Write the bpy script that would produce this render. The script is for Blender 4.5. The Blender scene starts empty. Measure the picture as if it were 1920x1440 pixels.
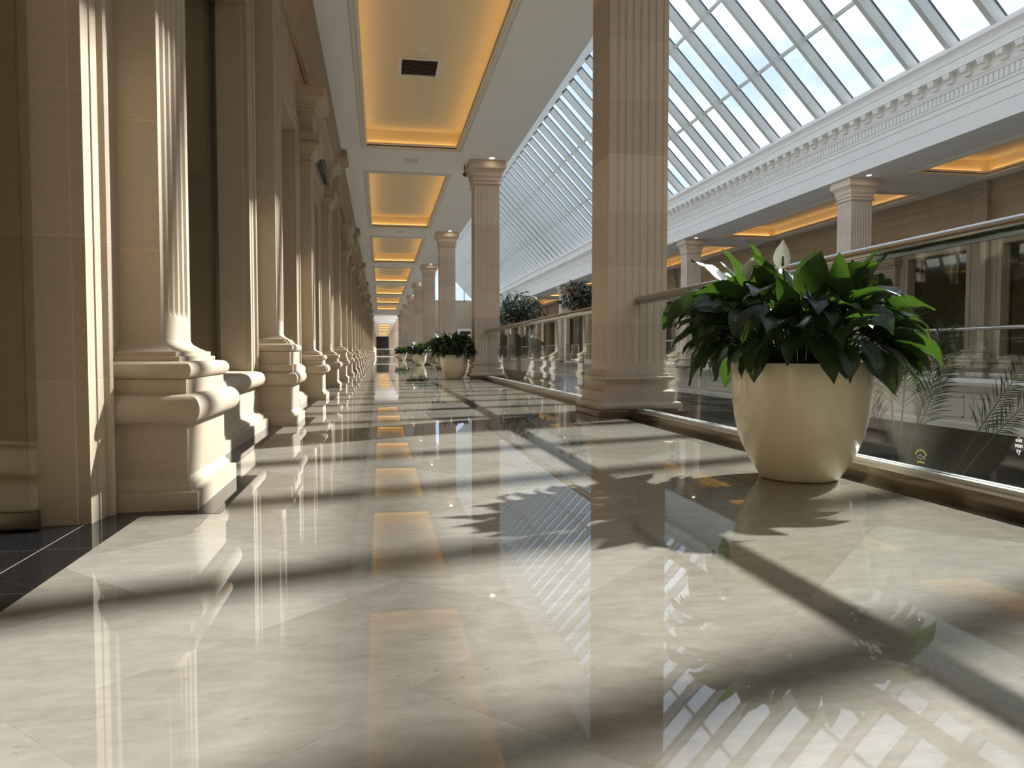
import bpy, math, random
from mathutils import Vector, Matrix

S = bpy.context.scene
C = S.collection
PI = math.pi

# ------------------------------------------------------------ camera, sky, sun, exposure
cam_d = bpy.data.cameras.new('camera')
cam = bpy.data.objects.new('camera', cam_d)
C.objects.link(cam)
cam.location = (0, 0, 0.60)
cam.rotation_euler = (math.radians(90 - 2.413), 0, math.radians(-10.0))
cam_d.sensor_width = 36.0
cam_d.lens = 36.0 * 1400.0 / 1920.0
cam_d.clip_start = 0.02
cam_d.clip_end = 1000
S.camera = cam

S.view_settings.view_transform = 'Standard'
S.view_settings.look = 'None'
S.view_settings.gamma = 1.0
S.view_settings.use_curve_mapping = False
S.cycles.diffuse_bounces = 6
S.cycles.max_bounces = 12
S.cycles.caustics_reflective = False
S.cycles.caustics_refractive = False
S.cycles.transparent_max_bounces = 16
S.view_settings.exposure = 0.82

SUN_DIR = Vector((1.24, 0.69, 1.0)).normalized()      # towards the sun
sun_d = bpy.data.lights.new('sun', 'SUN')
sun_d.energy = 7.2
sun_d.angle = math.radians(0.9)
sun_d.color = (1.0, 0.975, 0.94)
sun = bpy.data.objects.new('sun', sun_d)
C.objects.link(sun)
sun.rotation_euler = SUN_DIR.to_track_quat('Z', 'Y').to_euler()

W = bpy.data.worlds.new('sky')
S.world = W
W.use_nodes = True
wn = W.node_tree
wn.nodes.clear()
w_out = wn.nodes.new('ShaderNodeOutputWorld')
w_bg = wn.nodes.new('ShaderNodeBackground')
w_tc = wn.nodes.new('ShaderNodeTexCoord')
w_sep = wn.nodes.new('ShaderNodeSeparateXYZ')
w_map = wn.nodes.new('ShaderNodeMapping')
w_map.inputs['Scale'].default_value = (2.2, 2.2, 5.0)
w_noise = wn.nodes.new('ShaderNodeTexNoise')
w_noise.inputs['Scale'].default_value = 1.5
w_noise.inputs['Detail'].default_value = 8
w_noise.inputs['Roughness'].default_value = 0.6
w_ramp = wn.nodes.new('ShaderNodeValToRGB')
w_ramp.color_ramp.elements[0].position = 0.46
w_ramp.color_ramp.elements[0].color = (0, 0, 0, 1)
w_ramp.color_ramp.elements[1].position = 0.76
w_ramp.color_ramp.elements[1].color = (1, 1, 1, 1)
w_blue = wn.nodes.new('ShaderNodeValToRGB')
w_blue.color_ramp.elements[0].position = 0.0
w_blue.color_ramp.elements[0].color = (0.48, 0.57, 0.72, 1)
w_blue.color_ramp.elements[1].position = 0.7
w_blue.color_ramp.elements[1].color = (0.40, 0.51, 0.70, 1)
w_mix = wn.nodes.new('ShaderNodeMixRGB')
w_mix.inputs[2].default_value = (1.1, 1.1, 1.1, 1)
L = wn.links.new
L(w_tc.outputs['Generated'], w_sep.inputs[0])
L(w_tc.outputs['Generated'], w_map.inputs['Vector'])
L(w_map.outputs[0], w_noise.inputs['Vector'])
L(w_noise.outputs['Fac'], w_ramp.inputs[0])
L(w_sep.outputs['Z'], w_blue.inputs[0])
L(w_ramp.outputs[0], w_mix.inputs[0])
L(w_blue.outputs[0], w_mix.inputs[1])
L(w_mix.outputs[0], w_bg.inputs['Color'])
w_bg.inputs['Strength'].default_value = 1.05
L(w_bg.outputs[0], w_out.inputs[0])

# ------------------------------------------------------------ layout constants
MIR = 14.17            # the far gallery is the near one turned about X = MIR / 2
CEIL = 4.89
PITCH = 10.05
COLX, COL0 = 2.39, 7.02
EDGE = 2.87            # edge of the near ceiling
FOOTZ = 6.62           # foot of the skylight
RIDGEX, RIDGEZ = MIR / 2, 6.62 + 1.05 * (11.3 - MIR / 2)
ATR_END = 88.0
ATR_START = -4.6  # unseen near end, pulled close behind the camera to darken shaded faces
RAIL_END = 112.0

# ------------------------------------------------------------ materials
def new_mat(name):
    m = bpy.data.materials.new(name)
    m.use_nodes = True
    nt = m.node_tree
    return m, nt, nt.nodes['Principled BSDF']

def N(nt, kind, **kw):
    n = nt.nodes.new(kind)
    for k, v in kw.items():
        if k in n.inputs:
            n.inputs[k].default_value = v
        else:
            setattr(n, k, v)
    return n

def mathn(nt, op, a, b=None, c=None):
    n = nt.nodes.new('ShaderNodeMath')
    n.operation = op
    for i, v in enumerate((a, b, c)):
        if v is None:
            continue
        if isinstance(v, (int, float)):
            n.inputs[i].default_value = v
        else:
            nt.links.new(v, n.inputs[i])
    return n.outputs[0]

def mixc(nt, fac, a, b, mode='MIX'):
    n = nt.nodes.new('ShaderNodeMixRGB')
    n.blend_type = mode
    for i, v in enumerate((fac, a, b)):
        if isinstance(v, (int, float)):
            n.inputs[i].default_value = v
        elif isinstance(v, tuple):
            n.inputs[i].default_value = v if len(v) == 4 else v + (1,)
        else:
            nt.links.new(v, n.inputs[i])
    return n.outputs[0]

def ramp(nt, val, p0, p1, c0=(0, 0, 0, 1), c1=(1, 1, 1, 1)):
    n = nt.nodes.new('ShaderNodeValToRGB')
    e = n.color_ramp.elements
    e[0].position, e[0].color = p0, c0
    e[1].position, e[1].color = p1, c1
    nt.links.new(val, n.inputs[0])
    return n.outputs[0]

def simple(name, col, rough=0.5, metal=0.0, spec=0.5, noise=0.0, nscale=30):
    m, nt, b = new_mat(name)
    b.inputs['Base Color'].default_value = col + (1,)
    b.inputs['Roughness'].default_value = rough
    b.inputs['Metallic'].default_value = metal
    b.inputs['Specular IOR Level'].default_value = spec
    if noise:
        tc = N(nt, 'ShaderNodeTexCoord')
        nz = N(nt, 'ShaderNodeTexNoise', Scale=nscale, Detail=4)
        nt.links.new(tc.outputs['Object'], nz.inputs['Vector'])
        d = tuple(c * (1 - noise) for c in col)
        l = tuple(min(1, c * (1 + noise)) for c in col)
        nt.links.new(mixc(nt, nz.outputs['Fac'], d, l), b.inputs['Base Color'])
    return m

def stone(name, col, course=0.52, off=0.0, tint=0.12, along=True, joint=0.004):
    """Cut limestone: speckle, cloudy tone, faint joints and a tone of its own for each block."""
    m, nt, b = new_mat(name)
    tc = N(nt, 'ShaderNodeTexCoord')
    P = tc.outputs['Object']
    sep = N(nt, 'ShaderNodeSeparateXYZ')
    nt.links.new(P, sep.inputs[0])
    geo = N(nt, 'ShaderNodeObjectInfo')
    z = mathn(nt, 'DIVIDE', mathn(nt, 'ADD', sep.outputs['Z'], off), course)
    row = mathn(nt, 'FLOOR', z)
    fr = mathn(nt, 'FRACT', z)
    if along:
        y = mathn(nt, 'ADD', mathn(nt, 'DIVIDE', sep.outputs['Y'], course * 1.9), mathn(nt, 'MULTIPLY', row, 0.5))
        colm = mathn(nt, 'FLOOR', y)
        fy = mathn(nt, 'FRACT', y)
    else:
        colm = geo.outputs['Random']
    comb = N(nt, 'ShaderNodeCombineXYZ')
    nt.links.new(row, comb.inputs[0])
    nt.links.new(colm, comb.inputs[1])
    wn_ = N(nt, 'ShaderNodeTexWhiteNoise')
    nt.links.new(comb.outputs[0], wn_.inputs[0])
    n1 = N(nt, 'ShaderNodeTexNoise', Scale=2.2, Detail=5, Roughness=0.6)
    n2 = N(nt, 'ShaderNodeTexNoise', Scale=140, Detail=3, Roughness=0.7)
    n3 = N(nt, 'ShaderNodeTexNoise', Scale=18, Detail=5, Roughness=0.7)
    mp = N(nt, 'ShaderNodeMapping')
    mp.inputs['Scale'].default_value = (1, 1, 0.35)
    nt.links.new(P, mp.inputs[0])
    for n in (n1, n3):
        nt.links.new(mp.outputs[0], n.inputs['Vector'])
    nt.links.new(P, n2.inputs['Vector'])
    dark = tuple(c * 0.86 for c in col)
    light = tuple(min(1, c * 1.12) for c in col)
    base = mixc(nt, n1.outputs['Fac'], dark, light)
    base = mixc(nt, tint, base, mixc(nt, wn_.outputs['Value'], tuple(c * 0.55 for c in col), tuple(min(1, c * 1.3) for c in col)))
    sp = ramp(nt, n2.outputs['Fac'], 0.35, 0.65, (0.86, 0.86, 0.86, 1), (1.08, 1.08, 1.08, 1))
    base = mixc(nt, 0.7, base, sp, 'MULTIPLY')
    spots = ramp(nt, n3.outputs['Fac'], 0.27, 0.31, (0.7, 0.66, 0.6, 1), (1, 1, 1, 1))
    base = mixc(nt, 0.6, base, spots, 'MULTIPLY')
    j = mathn(nt, 'LESS_THAN', fr, joint / course)
    if along:
        j2 = mathn(nt, 'LESS_THAN', fy, joint / (course * 1.9))
        j = mathn(nt, 'MAXIMUM', j, j2)
    base = mixc(nt, mathn(nt, 'MULTIPLY', j, 0.45), base, tuple(min(1, c * 1.35) for c in col))
    nt.links.new(base, b.inputs['Base Color'])
    b.inputs['Roughness'].default_value = 0.72
    b.inputs['Specular IOR Level'].default_value = 0.3
    bp = N(nt, 'ShaderNodeBump', Strength=0.25, Distance=0.0015)
    nt.links.new(n2.outputs['Fac'], bp.inputs['Height'])
    nt.links.new(bp.outputs[0], b.inputs['Normal'])
    return m

LIME = (0.47, 0.385, 0.28)
M_pil = stone('limestone_pilaster', LIME, 0.50, 0.0)
M_wall = stone('limestone_wall', (0.45, 0.365, 0.26), 0.50, 0.0)
M_trimstone = stone('limestone_trim', LIME, 0.50, 0.0, along=False)
M_col = stone('pink_limestone_column', (0.68, 0.565, 0.455), 0.52, 0.16, tint=0.34, along=False)
M_plinth = stone('reddish_marble', (0.17, 0.095, 0.07), 0.9, 0.3)
M_plinth.node_tree.nodes['Principled BSDF'].inputs['Roughness'].default_value = 0.15
M_white = simple('white_plaster', (0.80, 0.78, 0.735), 0.75, noise=0.03, nscale=6)
M_ceil = simple('ceiling_paint', (0.90, 0.90, 0.90), 0.85, noise=0.03, nscale=3)
M_cofmold = simple('coffer_moulding_paint', (0.80, 0.77, 0.71), 0.6)
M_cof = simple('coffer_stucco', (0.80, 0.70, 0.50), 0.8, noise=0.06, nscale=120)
M_frame = simple('white_metal', (0.50, 0.50, 0.45), 0.4, 0.0, noise=0.04, nscale=8)
M_gasket = simple('dark_gasket', (0.05, 0.06, 0.08), 0.5)
M_steel = simple('brushed_steel', (0.62, 0.58, 0.53), 0.22, 1.0)
M_bronze = simple('bronze_frame', (0.15, 0.13, 0.09), 0.35, 0.6)
M_channel = simple('steel_channel', (0.85, 0.85, 0.83), 0.35, 0.7)
M_curb = simple('bronzed_cladding', (0.27, 0.21, 0.145), 0.14, 0.7, noise=0.1, nscale=4)
M_dark = simple('dark_void', (0.035, 0.03, 0.028), 0.6)
M_brown = simple('shop_interior', (0.42, 0.33, 0.22), 0.8, noise=0.2, nscale=1.5)
M_black = simple('black_plastic', (0.015, 0.015, 0.017), 0.35)
M_louvre = simple('louvre_metal', (0.62, 0.56, 0.60), 0.4, 0.3)
M_soil = simple('soil', (0.035, 0.025, 0.018), 0.95, noise=0.4, nscale=60)
M_bark = simple('bark', (0.13, 0.095, 0.065), 0.9, noise=0.3, nscale=25)
M_blackv = simple('black_vinyl', (0.02, 0.018, 0.02), 0.5)

def mat_emit(name, col, st):
    m, nt, b = new_mat(name)
    nt.nodes.remove(b)
    e = N(nt, 'ShaderNodeEmission')
    e.inputs[0].default_value = col + (1,)
    e.inputs[1].default_value = st
    nt.links.new(e.outputs[0], nt.nodes['Material Output'].inputs[0])
    return m
M_cove = mat_emit('cove_lamp', (1.0, 0.58, 0.21), 2.7)
M_gold = mat_emit('lit_gold_letters', (0.70, 0.56, 0.12), 0.55)
M_silver = mat_emit('lit_grey_outline', (0.6, 0.58, 0.42), 0.5)
M_whitev = mat_emit('lit_white_letters', (0.9, 0.9, 0.86), 0.75)
M_lamp = mat_emit('downlight_lamp', (1.0, 0.86, 0.66), 9.0)

def mat_glass(name, tint=(0.93, 0.96, 0.94), refl=1.0, rough=0.0, dirt=0.0):
    """Thin pane: passes light straight through, mirrors by Fresnel."""
    m, nt, b = new_mat(name)
    nt.nodes.remove(b)
    tr = N(nt, 'ShaderNodeBsdfTransparent')
    tr.inputs[0].default_value = tint + (1,)
    gl = N(nt, 'ShaderNodeBsdfGlossy')
    gl.inputs['Roughness'].default_value = rough
    fr = N(nt, 'ShaderNodeFresnel')
    gm = N(nt, 'ShaderNodeNewGeometry')
    ior = mathn(nt, 'ADD', mathn(nt, 'MULTIPLY', gm.outputs['Backfacing'], 1 / 1.5 - 1.5), 1.5)
    nt.links.new(ior, fr.inputs['IOR'])
    mx = N(nt, 'ShaderNodeMixShader')
    f = mathn(nt, 'MINIMUM', mathn(nt, 'MULTIPLY', fr.outputs[0], refl), 1.0)
    nt.links.new(f, mx.inputs[0])
    nt.links.new(tr.outputs[0], mx.inputs[1])
    nt.links.new(gl.outputs[0], mx.inputs[2])
    nt.links.new(mx.outputs[0], nt.nodes['Material Output'].inputs[0])
    return m
M_glass = mat_glass('clear_glass', (0.955, 0.975, 0.96), 0.9)
M_shop = mat_glass('shop_glass', (0.88, 0.88, 0.82), 0.9)
M_sky = mat_glass('skylight_glass', (0.86, 0.91, 0.95), 0.3)

def mat_floor():
    m, nt, b = new_mat('polished_marble_floor')
    tc = N(nt, 'ShaderNodeTexCoord')
    sep = N(nt, 'ShaderNodeSeparateXYZ')
    nt.links.new(tc.outputs['Object'], sep.inputs[0])
    X, Y = sep.outputs['X'], sep.outputs['Y']
    u = mathn(nt, 'DIVIDE', mathn(nt, 'SUBTRACT', mathn(nt, 'ADD', X, Y), 2.03), 0.66)
    v = mathn(nt, 'DIVIDE', mathn(nt, 'SUBTRACT', mathn(nt, 'SUBTRACT', Y, X), 1.27), 0.65)
    fu, fv = mathn(nt, 'FLOOR', u), mathn(nt, 'FLOOR', v)
    comb = N(nt, 'ShaderNodeCombineXYZ')
    nt.links.new(fu, comb.inputs[0])
    nt.links.new(fv, comb.inputs[1])
    wn_ = N(nt, 'ShaderNodeTexWhiteNoise')
    nt.links.new(comb.outputs[0], wn_.inputs[0])
    # veins run along X, drifting a little, with a jump at each tile
    offs = N(nt, 'ShaderNodeVectorMath', operation='SCALE')
    nt.links.new(wn_.outputs['Color'], offs.inputs[0])
    offs.inputs['Scale'].default_value = 9.0
    addv = N(nt, 'ShaderNodeVectorMath', operation='ADD')
    nt.links.new(tc.outputs['Object'], addv.inputs[0])
    nt.links.new(offs.outputs[0], addv.inputs[1])
    mp = N(nt, 'ShaderNodeMapping')
    mp.inputs['Rotation'].default_value = (0, 0, math.radians(-24))
    mp.inputs['Scale'].default_value = (1.0, 2.6, 1)
    nt.links.new(addv.outputs[0], mp.inputs[0])
    n1 = N(nt, 'ShaderNodeTexNoise', Scale=9, Detail=10, Roughness=0.68, Distortion=0.3)
    n2 = N(nt, 'ShaderNodeTexNoise', Scale=26, Detail=6, Roughness=0.7)
    n3 = N(nt, 'ShaderNodeTexNoise', Scale=90, Detail=3, Roughness=0.6)
    for n in (n1, n2, n3):
        nt.links.new(mp.outputs[0], n.inputs['Vector'])
    base = mixc(nt, ramp(nt, n1.outputs['Fac'], 0.3, 0.7), (0.215, 0.19, 0.148), (0.37, 0.34, 0.28))
    base = mixc(nt, 0.42, base, mixc(nt, wn_.outputs['Value'], (0.21, 0.178, 0.128), (0.385, 0.355, 0.30)))
    sp = ramp(nt, n2.outputs['Fac'], 0.32, 0.36, (0.66, 0.54, 0.38, 1), (1, 1, 1, 1))
    base = mixc(nt, 0.8, base, sp, 'MULTIPLY')
    sp2 = ramp(nt, n3.outputs['Fac'], 0.66, 0.74, (0, 0, 0, 1), (1, 1, 1, 1))
    base = mixc(nt, mathn(nt, 'MULTIPLY', sp2, 0.3), base, (0.56, 0.54, 0.48))
    ju = mathn(nt, 'LESS_THAN', mathn(nt, 'FRACT', u), 0.004)
    jv = mathn(nt, 'LESS_THAN', mathn(nt, 'FRACT', v), 0.004)
    j = mathn(nt, 'MULTIPLY', mathn(nt, 'MAXIMUM', ju, jv), 0.2)
    base = mixc(nt, j, base, (0.14, 0.12, 0.09))
    nt.links.new(base, b.inputs['Base Color'])
    b.inputs['Roughness'].default_value = 0.02
    b.inputs['Specular IOR Level'].default_value = 0.62
    nb = N(nt, 'ShaderNodeTexNoise', Scale=2.6, Detail=2)
    nt.links.new(tc.outputs['Object'], nb.inputs['Vector'])
    bp = N(nt, 'ShaderNodeBump', Strength=0.14, Distance=0.0012)
    nt.links.new(nb.outputs['Fac'], bp.inputs['Height'])
    nt.links.new(bp.outputs[0], b.inputs['Normal'])
    return m
M_floor = mat_floor()

def mat_granite():
    m, nt, b = new_mat('black_granite')
    tc = N(nt, 'ShaderNodeTexCoord')
    sep = N(nt, 'ShaderNodeSeparateXYZ')
    nt.links.new(tc.outputs['Object'], sep.inputs[0])
    n = N(nt, 'ShaderNodeTexNoise', Scale=90, Detail=4, Roughness=0.7)
    nt.links.new(tc.outputs['Object'], n.inputs['Vector'])
    base = mixc(nt, ramp(nt, n.outputs['Fac'], 0.55, 0.75), (0.008, 0.008, 0.010), (0.06, 0.058, 0.055))
    jx = mathn(nt, 'LESS_THAN', mathn(nt, 'ABSOLUTE', mathn(nt, 'ADD', sep.outputs['X'], 1.022)), 0.0022)
    jy = mathn(nt, 'LESS_THAN', mathn(nt, 'FRACT', mathn(nt, 'DIVIDE', mathn(nt, 'SUBTRACT', sep.outputs['Y'], 2.02), 0.44)), 0.006)
    base = mixc(nt, mathn(nt, 'MULTIPLY', jx, 0.8), base, (0.35, 0.35, 0.34))
    base = mixc(nt, mathn(nt, 'MULTIPLY', jy, 0.5), base, (0.14, 0.14, 0.14))
    nt.links.new(base, b.inputs['Base Color'])
    b.inputs['Roughness'].default_value = 0.05
    return m
M_granite = mat_granite()

def mat_pot():
    m, nt, b = new_mat('cream_glazed_pot')
    tc = N(nt, 'ShaderNodeTexCoord')
    n = N(nt, 'ShaderNodeTexNoise', Scale=5, Detail=4)
    nt.links.new(tc.outputs['Object'], n.inputs['Vector'])
    n2 = N(nt, 'ShaderNodeTexNoise', Scale=130, Detail=2)
    nt.links.new(tc.outputs['Object'], n2.inputs['Vector'])
    base = mixc(nt, n.outputs['Fac'], (0.86, 0.73, 0.50), (0.90, 0.79, 0.58))
    specks = ramp(nt, n2.outputs['Fac'], 0.20, 0.24, (0.4, 0.3, 0.2, 1), (1, 1, 1, 1))
    base = mixc(nt, 0.7, base, specks, 'MULTIPLY')
    nt.links.new(base, b.inputs['Base Color'])
    b.inputs['Roughness'].default_value = 0.32
    b.inputs['Coat Weight'].default_value = 0.6
    b.inputs['Coat Roughness'].default_value = 0.08
    return m
M_pot = mat_pot()

def mat_leaf(name, col, tcol, veins=True):
    m, nt, b = new_mat(name)
    b.inputs['Base Color'].default_value = col + (1,)
    b.inputs['Roughness'].default_value = 0.28
    b.inputs['Specular IOR Level'].default_value = 0.6
    tr = N(nt, 'ShaderNodeBsdfTranslucent')
    tr.inputs[0].default_value = tcol + (1,)
    mx = N(nt, 'ShaderNodeMixShader')
    mx.inputs[0].default_value = 0.16
    if veins:
        uv = N(nt, 'ShaderNodeTexCoord')
        sp = N(nt, 'ShaderNodeSeparateXYZ')
        nt.links.new(uv.outputs['UV'], sp.inputs[0])
        a = mathn(nt, 'ABSOLUTE', mathn(nt, 'SUBTRACT', sp.outputs['X'], 0.5))
        t = mathn(nt, 'SUBTRACT', mathn(nt, 'MULTIPLY', sp.outputs['Y'], 16.0), mathn(nt, 'MULTIPLY', a, 12.0))
        w = mathn(nt, 'SINE', mathn(nt, 'MULTIPLY', t, 6.283))
        bp = N(nt, 'ShaderNodeBump', Strength=0.35, Distance=0.002)
        nt.links.new(w, bp.inputs['Height'])
        nt.links.new(bp.outputs[0], b.inputs['Normal'])
        rib = mathn(nt, 'LESS_THAN', a, 0.018)
        nt.links.new(mixc(nt, rib, col, tuple(min(1, c * 2.2) for c in col)), b.inputs['Base Color'])
        vv = ramp(nt, w, 0.2, 0.9, tuple(c * 0.75 for c in tcol) + (1,), tcol + (1,))
        nt.links.new(vv, tr.inputs[0])
    nt.links.new(b.outputs[0], mx.inputs[1])
    nt.links.new(tr.outputs[0], mx.inputs[2])
    nt.links.new(mx.outputs[0], nt.nodes['Material Output'].inputs[0])
    return m
M_leaf = mat_leaf('peace_lily_leaf', (0.020, 0.032, 0.016), (0.17, 0.36, 0.03))
M_stem = mat_leaf('green_stem', (0.035, 0.075, 0.02), (0.12, 0.25, 0.03), False)
M_spathe = mat_leaf('white_spathe', (0.75, 0.75, 0.66), (0.7, 0.75, 0.55), False)
M_frond = mat_leaf('palm_leaflet', (0.04, 0.055, 0.03), (0.06, 0.10, 0.03), False)
M_treeleaf = mat_leaf('tree_leaf', (0.03, 0.04, 0.02), (0.05, 0.07, 0.02), False)

# ------------------------------------------------------------ mesh helpers
class MB:
    def __init__(self):
        self.v, self.f, self.uv = [], [], []
    def add(self, vs, fs, uvs=None):
        o = len(self.v)
        self.v += [tuple(p) for p in vs]
        self.f += [tuple(i + o for i in f) for f in fs]
        if uvs is not None:
            self.uv += uvs
        return self
    def box(self, x0, x1, y0, y1, z0, z1):
        if x0 > x1: x0, x1 = x1, x0
        if y0 > y1: y0, y1 = y1, y0
        if z0 > z1: z0, z1 = z1, z0
        vs = [(x, y, z) for z in (z0, z1) for y in (y0, y1) for x in (x0, x1)]
        return self.add(vs, [(0, 2, 3, 1), (4, 5, 7, 6), (0, 1, 5, 4), (2, 6, 7, 3), (0, 4, 6, 2), (1, 3, 7, 5)])
    def rings(self, rings, cap0=True, cap1=True):
        n = len(rings[0])
        o = len(self.v)
        for r in rings:
            self.v += [tuple(p) for p in r]
        for k in range(len(rings) - 1):
            for i in range(n):
                j = (i + 1) % n
                self.f.append((o + k * n + i, o + k * n + j, o + (k + 1) * n + j, o + (k + 1) * n + i))
        if cap0: self.f.append(tuple(o + i for i in range(n))[::-1])
        if cap1: self.f.append(tuple(o + (len(rings) - 1) * n + i for i in range(n)))
        return self
    def extrude_y(self, prof, y0, y1):
        r0 = [(x, y0, z) for x, z in prof]
        r1 = [(x, y1, z) for x, z in prof]
        return self.rings([r0, r1])
    def tube(self, pts, r, n=8, squash=1.0):
        rs = r if isinstance(r, (list, tuple)) else [r] * len(pts)
        rings = []
        for i, p in enumerate(pts):
            a = Vector(pts[max(0, i - 1)]); b = Vector(pts[min(len(pts) - 1, i + 1)])
            d = (b - a).normalized()
            up = Vector((0, 0, 1)) if abs(d.z) < 0.95 else Vector((1, 0, 0))
            s = d.cross(up).normalized(); t = s.cross(d).normalized()
            rings.append([Vector(p) + s * (rs[i] * math.cos(2 * PI * k / n)) + t * (rs[i] * squash * math.sin(2 * PI * k / n)) for k in range(n)])
        return self.rings(rings)
    def lathe(self, prof, n=48, c=(0, 0)):
        rings = [[(c[0] + r * math.cos(2 * PI * k / n), c[1] + r * math.sin(2 * PI * k / n), z) for k in range(n)] for r, z in prof]
        return self.rings(rings)
    def mesh(self, name, mat, sharp=35):
        me = bpy.data.meshes.new(name)
        me.from_pydata(self.v, [], self.f)
        if self.uv:
            ul = me.uv_layers.new(name='UVMap')
            for l in me.loops:
                ul.data[l.index].uv = self.uv[l.vertex_index]
        me.materials.append(mat)
        me.update()
        import bmesh
        bm = bmesh.new(); bm.from_mesh(me)
        if not self.uv:
            bmesh.ops.recalc_face_normals(bm, faces=bm.faces)
        bm.to_mesh(me); bm.free()
        me.shade_smooth()
        me.set_sharp_from_angle(angle=math.radians(sharp))
        return me
    def build(self, name, mat, parent=None, sharp=35):
        o = bpy.data.objects.new(name, self.mesh(name, mat, sharp))
        C.objects.link(o)
        if parent: o.parent = parent
        return o

def tag(o, label=None, cat=None, group=None, kind=None):
    if label: o['label'] = label
    if cat: o['category'] = cat
    if group: o['group'] = group
    if kind: o['kind'] = kind
    return o

def empty(name, loc=(0, 0, 0), rz=0.0):
    o = bpy.data.objects.new(name, None)
    o.empty_display_size = 0.2
    C.objects.link(o)
    o.location = loc
    o.rotation_euler = (0, 0, rz)
    return o

def copy_tree(o, parent=None):
    c = o.copy()
    C.objects.link(c)
    c.parent = parent
    for ch in list(o.children):
        copy_tree(ch, c)
    return c

def struct(o):
    o['kind'] = 'structure'
    return o

def arc(cx, cz, r, a0, a1, n=8, rz=None):
    rz = r if rz is None else rz
    return [(cx + r * math.cos(math.radians(a0 + (a1 - a0) * i / n)), cz + rz * math.sin(math.radians(a0 + (a1 - a0) * i / n))) for i in range(n + 1)]

ORD = ['nearest', 'second', 'third', 'fourth', 'fifth', 'sixth', 'seventh', 'eighth', 'ninth', 'tenth', 'eleventh', 'twelfth',
       'thirteenth', 'fourteenth', 'fifteenth', 'sixteenth', 'seventeenth', 'eighteenth', 'nineteenth', 'twentieth']

# ------------------------------------------------------------ square orders (columns and pilasters)
def sq_rings(prof, hy0):
    """prof: (projection beyond the shaft, z); shaft half sizes hy0 = (hx, hy)"""
    return [[(-hy0[0] - p, -hy0[1] - p, z), (hy0[0] + p, -hy0[1] - p, z), (hy0[0] + p, hy0[1] + p, z), (-hy0[0] - p, hy0[1] + p, z)] for p, z in prof]

def fluted_section(hx, hy, nx, ny, depth, sides='xXyY', margin=0.03):
    """closed outline, flutes on the chosen faces; returns list of (x, y, nx, ny, amount)"""
    pts = []
    def side(p0, p1, nrm, n, on):
        dx, dy = p1[0] - p0[0], p1[1] - p0[1]
        ln = math.hypot(dx, dy)
        if not on:
            pts.append((p0[0], p0[1], 0, 0, 0)); return
        pts.append((p0[0], p0[1], 0, 0, 0))
        use = ln - 2 * margin
        cell = use / n
        w = cell * 0.66
        for k in range(n):
            c = margin + cell * (k + 0.5)
            for j in range(7):
                a = -1 + 2 * j / 6
                t = (c + a * w / 2) / ln
                pts.append((p0[0] + dx * t, p0[1] + dy * t, nrm[0], nrm[1], math.sqrt(max(0, 1 - a * a))))
    side((-hx, -hy), (hx, -hy), (0, 1), nx, 'y' in sides)
    side((hx, -hy), (hx, hy), (-1, 0), ny, 'X' in sides)
    side((hx, hy), (-hx, hy), (0, -1), nx, 'Y' in sides)
    side((-hx, hy), (-hx, -hy), (1, 0), ny, 'x' in sides)
    return pts

def fluted_shaft(mb, hx, hy, z0, zf0, zf1, z1, nx, ny, depth, sides):
    sec = fluted_section(hx, hy, nx, ny, depth, sides)
    def ring(z, k):
        return [(x + nx_ * d * depth * k, y + ny_ * d * depth * k, z) for x, y, nx_, ny_, d in sec]
    e = 0.035
    rings = [ring(z0, 0), ring(zf0, 0)]
    for i in range(1, 5):
        a = i / 4 * PI / 2
        rings.append(ring(zf0 + e * (1 - math.cos(a)), math.sin(a)))
    for i in range(4, 0, -1):
        a = i / 4 * PI / 2
        rings.append(ring(zf1 - e * (1 - math.cos(a)), math.sin(a)))
    rings += [ring(zf1, 0), ring(z1, 0)]
    mb.rings(rings)
    return mb

H = 0.285
# --- the balustrade column
def col_parts(parent):
    MB().rings(sq_rings([(0.125, 0), (0.13, 0.004), (0.13, 0.05), (0.122, 0.058)], (H, H))).build('plinth', M_plinth, parent)
    pr = [(0.09, 0.058)] + arc(0.085, 0.102, 0.038, -90, 90, 8) + [(0.078, 0.142), (0.078, 0.235), (0.062, 0.238)]
    pr += [(0.062 - 0.040 * math.sin(PI * 0.5 * t), 0.238 + 0.06 * t) for t in (0.33, 0.66, 1.0)]
    pr += [(0.022 + 0.050 * (1 - math.cos(PI * 0.5 * t)), 0.298 + 0.052 * t) for t in (0.33, 0.66, 1.0)]
    pr += [(0.072, 0.372), (0.028, 0.376), (0.028, 0.402), (0.010, 0.406), (0.0, 0.43), (0.0, 0.44)]
    MB().rings(sq_rings(pr, (H, H))).build('base', M_col, parent)
    fluted_shaft(MB(), H, H, 0.44, 0.50, 4.26, 4.36, 7, 7, 0.012, 'xXyY').build('shaft', M_col, parent, 25)
    cp = [(0.0, 4.36), (0.0, 4.368), (0.032, 4.37)] + arc(0.026, 4.39, 0.014, -80, 80, 5, 0.018) + [(0.008, 4.412), (0.008, 4.455), (0.030, 4.458), (0.030, 4.495), (0.022, 4.497), (0.022, 4.51)]
    cp += [(0.022 + 0.022 * math.sin(PI / 2 * t), 4.512 + 0.045 * t) for t in (0.3, 0.6, 1.0)] + [(0.056, 4.56), (0.056, 4.592), (0.048, 4.594)]
    cp += [(0.048 + 0.066 * (1 - math.cos(PI / 2 * t)), 4.596 + 0.115 * t) for t in (0, 0.25, 0.5, 0.75, 1.0)]
    cp += [(0.130, 4.713), (0.134, 4.72), (0.134, 4.785), (0.124, 4.79), (0.124, 4.886)]
    MB().rings(sq_rings(cp, (H, H))).build('capital', M_col, parent)

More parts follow.
